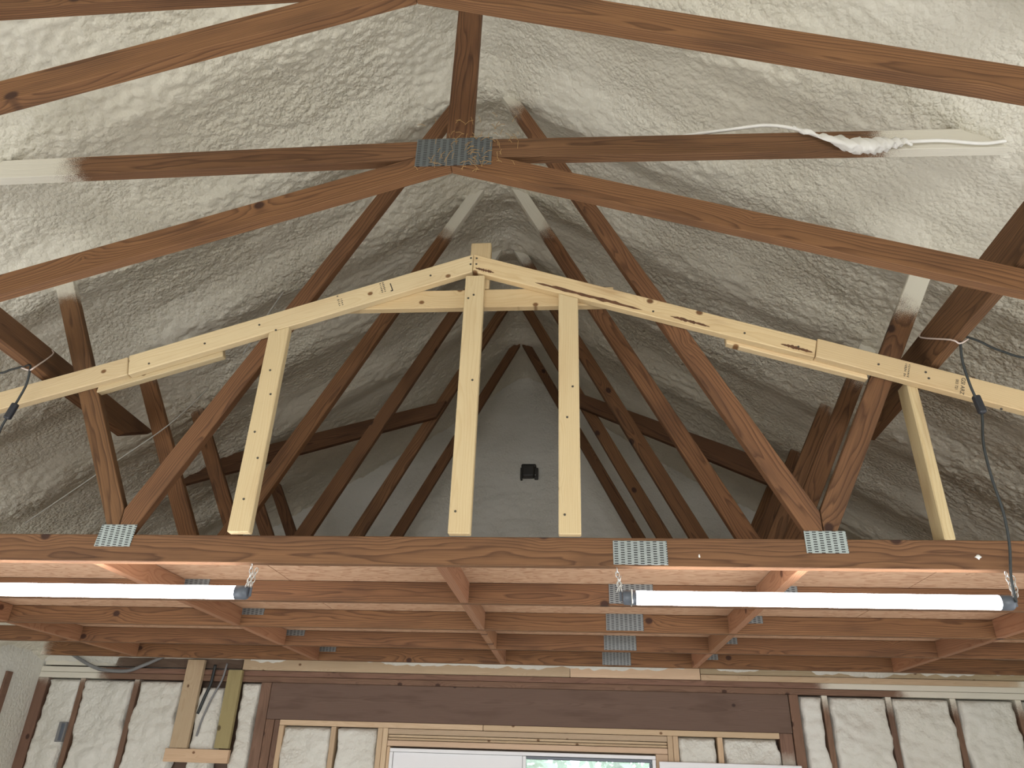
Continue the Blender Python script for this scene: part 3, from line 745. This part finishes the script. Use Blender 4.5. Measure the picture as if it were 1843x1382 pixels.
# cords with inline switches
def switch(c, a, parent):
    bm = bmesh.new(); box_bm(bm, (-0.012, -0.010, -0.032), (0.012, 0.010, 0.032), 0.006)
    return link('inline_switch', finish(bm), 'black_plastic', parent, Matrix.Translation(c) @ Matrix.Rotation(a, 4, 'Y'))
def cordset(name, label, main, tail, sw, ang):
    t = thing(name, label, 'cord', main[-1])
    cable('cord_run', main, 0.0042, 'cord_black', t)
    cable('cord_tail', tail, 0.0038, 'cord_black', t)
    switch(sw, ang, t)
    return t
def fan(pts, ya, yz):
    n = len(pts); return [(x * y / 2.3, y, z * y / 2.3) for (x, z), y in ((p, ya + (yz - ya) * i / (n - 1)) for i, p in enumerate(pts))]
cordset('lamp_cord', 'black lamp cord with inline switch hanging from the right plank',
        fan([(1.326, 1.352), (1.315, 1.278), (1.317, 1.193), (1.323, 1.14), (1.328, 1.081), (1.306, 0.973), (1.302, 0.86), (1.307, 0.752), (1.298, 0.649), (1.276, 0.55), (1.272, 0.480)], 2.19, 2.378),
        fan([(1.326, 1.352), (1.343, 1.374), (1.385, 1.358), (1.447, 1.318), (1.56, 1.285), (1.9, 1.30)], 2.19, 2.19), (1.323 * 0.983, 2.252, 1.111 * 0.983), -0.12)
cordset('lamp_cord', 'black lamp cord with inline switch hanging from the left plank',
        fan([(-2.031, 1.290), (-2.023, 1.231), (-2.031, 1.173), (-2.046, 1.105), (-2.058, 1.05), (-2.06, 0.98), (-2.10, 0.85), (-2.15, 0.66), (-2.185, 0.485)], 2.26, 2.38),
        fan([(-2.031, 1.290), (-2.042, 1.309), (-2.106, 1.291), (-2.18, 1.280), (-2.5, 1.35)], 2.26, 2.26), (-2.040 * 0.996, 2.288, 1.115 * 0.996), 0.22)
# pale ties that hold the cords to the planks
def tie(label, p, mat='tie_white'):
    o = cable('cable_tie', p, 0.0028, mat, None, n=4, seg=6); return setp(o, label, 'tie')
tie('pale tie looped around the left plank', [(-2.115, 2.43, 1.468), (-2.078, 2.425, 1.446), (-2.062, 2.415, 1.420), (-1.983, 2.265, 1.282), (-2.000, 2.262, 1.266), (-2.04, 2.262, 1.28)])
tie('pale tie looped around the right plank', [(1.290, 2.40, 1.462), (1.262, 2.395, 1.455), (1.245, 2.385, 1.425), (1.236, 2.19, 1.298), (1.258, 2.187, 1.282), (1.29, 2.19, 1.30)])

# foam spatter on the loft edge chord and a torn foam scrap on the blocking
def blob(name, c, r, label, sc=(1, 0.5, 1)):
    bm = bmesh.new(); bmesh.ops.create_icosphere(bm, subdivisions=2, radius=r)
    for v in bm.verts:
        v.co = Vector((v.co.x * sc[0], v.co.y * sc[1], v.co.z * sc[2])) * (1 + 0.35 * math.sin(v.co.x * 900 + 2) * math.sin(v.co.z * 700 + 1))
    o = link(name, finish(bm, True), 'foam_clump', None, Matrix.Translation(c)); return setp(o, label, 'foam')
blob('foam_scrap', (0.720, 2.47, ZC + 0.045), 0.016, 'white foam scrap stuck on blocking near the right tube light', (0.5, 0.9, 1.9))
blob('foam_scrap', (1.242, Y1 - 0.001, 0.632), 0.0085, 'white foam crumb on the loft edge chord above the right lamp end', (1.2, 0.4, 0.8))
blob('foam_scrap', (0.395, Y1 - 0.001, 0.628), 0.0045, 'tiny white foam fleck on the loft edge chord beside the middle plate', (0.7, 0.4, 1.3))

# thin wires and the foam-caked cable
o = cable('thin_wire', [(-2.323, 2.90, 0.879), (-2.08, 2.93, 1.12), (-1.841, 2.96, 1.360), (-1.70, 2.975, 1.56)], 0.0028, 'grey_wire'); setp(o, 'thin pale wire slanting across the left loft webs', 'wire')
o = cable('thin_wire', [(-1.60, 3.03, 1.77), (-1.500, 3.03, 2.045), (-1.400, 3.03, 2.262), (-1.39, 3.04, 2.30)], 0.0035, 'grey_wire'); setp(o, 'thin pale wire rising against the foam left of the frame peak', 'wire')
ct = thing('foamed_cable', 'cable caked in white foam draped along the upper right web', 'cable', (0.85, 1.76, 1.69))
ys1 = 1.768
cable('cable', [(0.36, ys1 + 0.03, 1.848), (0.50, ys1 + 0.02, 1.856), (0.62, ys1, 1.850), (0.711, ys1 - 0.006, 1.822), (0.794, ys1 - 0.010, 1.772), (0.86, ys1 - 0.012, 1.742), (0.985, ys1 - 0.012, 1.744), (1.126, ys1 - 0.006, 1.753), (1.248, ys1 - 0.006, 1.735), (1.35, ys1 - 0.006, 1.745), (1.6, ys1 - 0.006, 1.752)], 0.0055, 'foam_clump', ct)
bm = bmesh.new()
path = smoothpath([(0.70, ys1 - 0.006, 1.828), (0.79, ys1 - 0.014, 1.776), (0.85, ys1 - 0.018, 1.737), (0.92, ys1 - 0.018, 1.728), (0.975, ys1 - 0.016, 1.738), (1.04, ys1 - 0.010, 1.748)], 10)
tube_bm(bm, path, lambda u: 0.007 + 0.027 * max(0.0, math.sin(math.pi * min(1, max(0, (u - 0.18) / 0.75)))) ** 0.8, 14, True, 0.6)
for v in bm.verts:
    v.co += Vector((0, -0.004, 0.010)) * math.sin(v.co.x * 210 + v.co.z * 130) * 0.5 + Vector((0, 0, 0.006)) * math.sin(v.co.x * 90 + v.co.y * 300)
link('foam_clump', finish(bm, True), 'foam_clump', ct)

# straw caught on the nail plate of the near scissor truss
bm = bmesh.new()
for i in range(90):
    x = random.gauss(-0.30, 0.075); z = random.choice((random.gauss(1.735, 0.02), random.gauss(1.87, 0.03), random.uniform(1.74, 1.85)))
    x = min(max(x, -0.49), -0.17); a = random.uniform(0, math.pi); L = random.uniform(0.012, 0.034)
    p = Vector((x, 1.776 - 0.004 - random.uniform(0.001, 0.006), z)); q = p + Vector((math.cos(a) * L, -random.uniform(0, 0.006), math.sin(a) * L))
    tube_bm(bm, [p, (p + q) / 2 + Vector((0, -0.003, 0.003)), q], 0.0008, 4)
so = link('straw_wisps', finish(bm), 'straw'); setp(so, 'dry straw wisps caught on the wide nail plate', 'straw', kind='stuff')

# small dark device on the gable foam
cd = thing('wall_camera', 'small dark box fixed high on the foamed gable wall', 'device', (-0.34, 5.36, 2.0))
box('housing', (-0.392, 5.325, 2.008), (-0.300, 5.40, 2.098), 'device_dark', cd, 0.010)
box('hood', (-0.400, 5.335, 2.082), (-0.285, 5.41, 2.112), 'device_dark', cd, 0.012)
box('bracket', (-0.300, 5.35, 1.998), (-0.270, 5.42, 2.085), 'device_dark', cd, 0.006)
box('back_plate', (-0.408, 5.36, 1.995), (-0.392, 5.43, 2.09), 'device_dark', cd, 0.004)
cable('antenna', [(-0.385, 5.33, 2.012), (-0.386, 5.33, 1.99)], 0.003, 'device_dark', cd, 2, 6)
bm = bmesh.new(); bmesh.ops.create_uvsphere(bm, u_segments=8, v_segments=6, radius=0.005)
link('status_lens', finish(bm, True), 'chain_metal', cd, Matrix.Translation((-0.291, 5.345, 2.022)))

# wiring on the wall
o = cable('wall_cable', [(-3.66, 5.40, 0.690), (-3.55, 5.40, 0.635), (-3.44, 5.405, 0.588), (-3.349, 5.41, 0.568), (-3.182, 5.41, 0.566), (-3.07, 5.405, 0.604), (-2.94, 5.40, 0.662), (-2.88, 5.40, 0.69)], 0.012, 'conduit_box'); setp(o, 'dark thick cable sagging over the top plate on the left wall', 'cable')
o = cable('wall_cable', [(-2.545, 5.415, 0.62), (-2.55, 5.415, 0.50), (-2.575, 5.41, 0.40), (-2.60, 5.415, 0.30)], 0.011, 'cord_black'); setp(o, 'black cable dropping between the two short upright cleats', 'cable')
o = cable('wall_cable', [(-2.46, 5.415, 0.63), (-2.475, 5.415, 0.52), (-2.52, 5.41, 0.40), (-2.56, 5.41, 0.26), (-2.575, 5.41, 0.16)], 0.007, 'conduit_box'); setp(o, 'thin grey cable slanting down beside the greenish cleat', 'cable')
eb = thing('outlet_box', 'grey electrical box beside a stud on the left wall', 'box', (-3.56, YW, 0.16))
box('box_body', (-3.585, YW - 0.012, 0.100), (-3.530, YW + 0.04, 0.226), 'conduit_box', eb, 0.003)
box('box_cover', (-3.560, YW - 0.018, 0.108), (-3.536, YW - 0.0125, 0.218), 'cap_grey', eb, 0.002)

# ------------------------------------------------------------------ outdoors seen through the window
g = setp(box('ground_outside', (-12, YW + 0.35, ZF - 0.2), (12, 22, ZF - 0.1), 'grass', bev=0), kind='structure')
def tree(name, x, y, h, label):
    t = thing(name, label, 'tree', (x, y, ZF - 0.1), 'trees outside the window')
    bm = bmesh.new(); tube_bm(bm, smoothpath([(x, y, ZF - 0.1), (x + 0.05, y, ZF + h * 0.3), (x - 0.05, y + 0.1, ZF + h * 0.65)]), lambda u: 0.14 - 0.08 * u, 8)
    link('trunk', finish(bm, True), 'bark', t)
    bm = bmesh.new()
    for i in range(1500):
        u = Vector((random.gauss(0, 1), random.gauss(0, 1), random.gauss(0, 1))).normalized() * random.uniform(0.5, 1.0)
        c = Vector((x + u.x * 1.5, y + u.y * 1.2, ZF + h * 0.62 + u.z * h * 0.36))
        a = Vector((random.gauss(0, 1), random.gauss(0, 1), random.gauss(0, 1))).normalized(); b2 = a.orthogonal().normalized()
        s = random.uniform(0.07, 0.15)
        vs = [bm.verts.new(c + a * s), bm.verts.new(c + b2 * s * 0.5), bm.verts.new(c - a * s), bm.verts.new(c - b2 * s * 0.5)]
        bm.faces.new(vs)
    setp(link('foliage', finish(bm), 'leaf', t), kind='stuff')
tree('leafy_tree', -1.2, 13.5, 4.2, 'green leafy tree outside, in the left of the window pane')
tree('leafy_tree', 1.5, 15.5, 3.8, 'green leafy tree outside, at the right edge of the window pane')
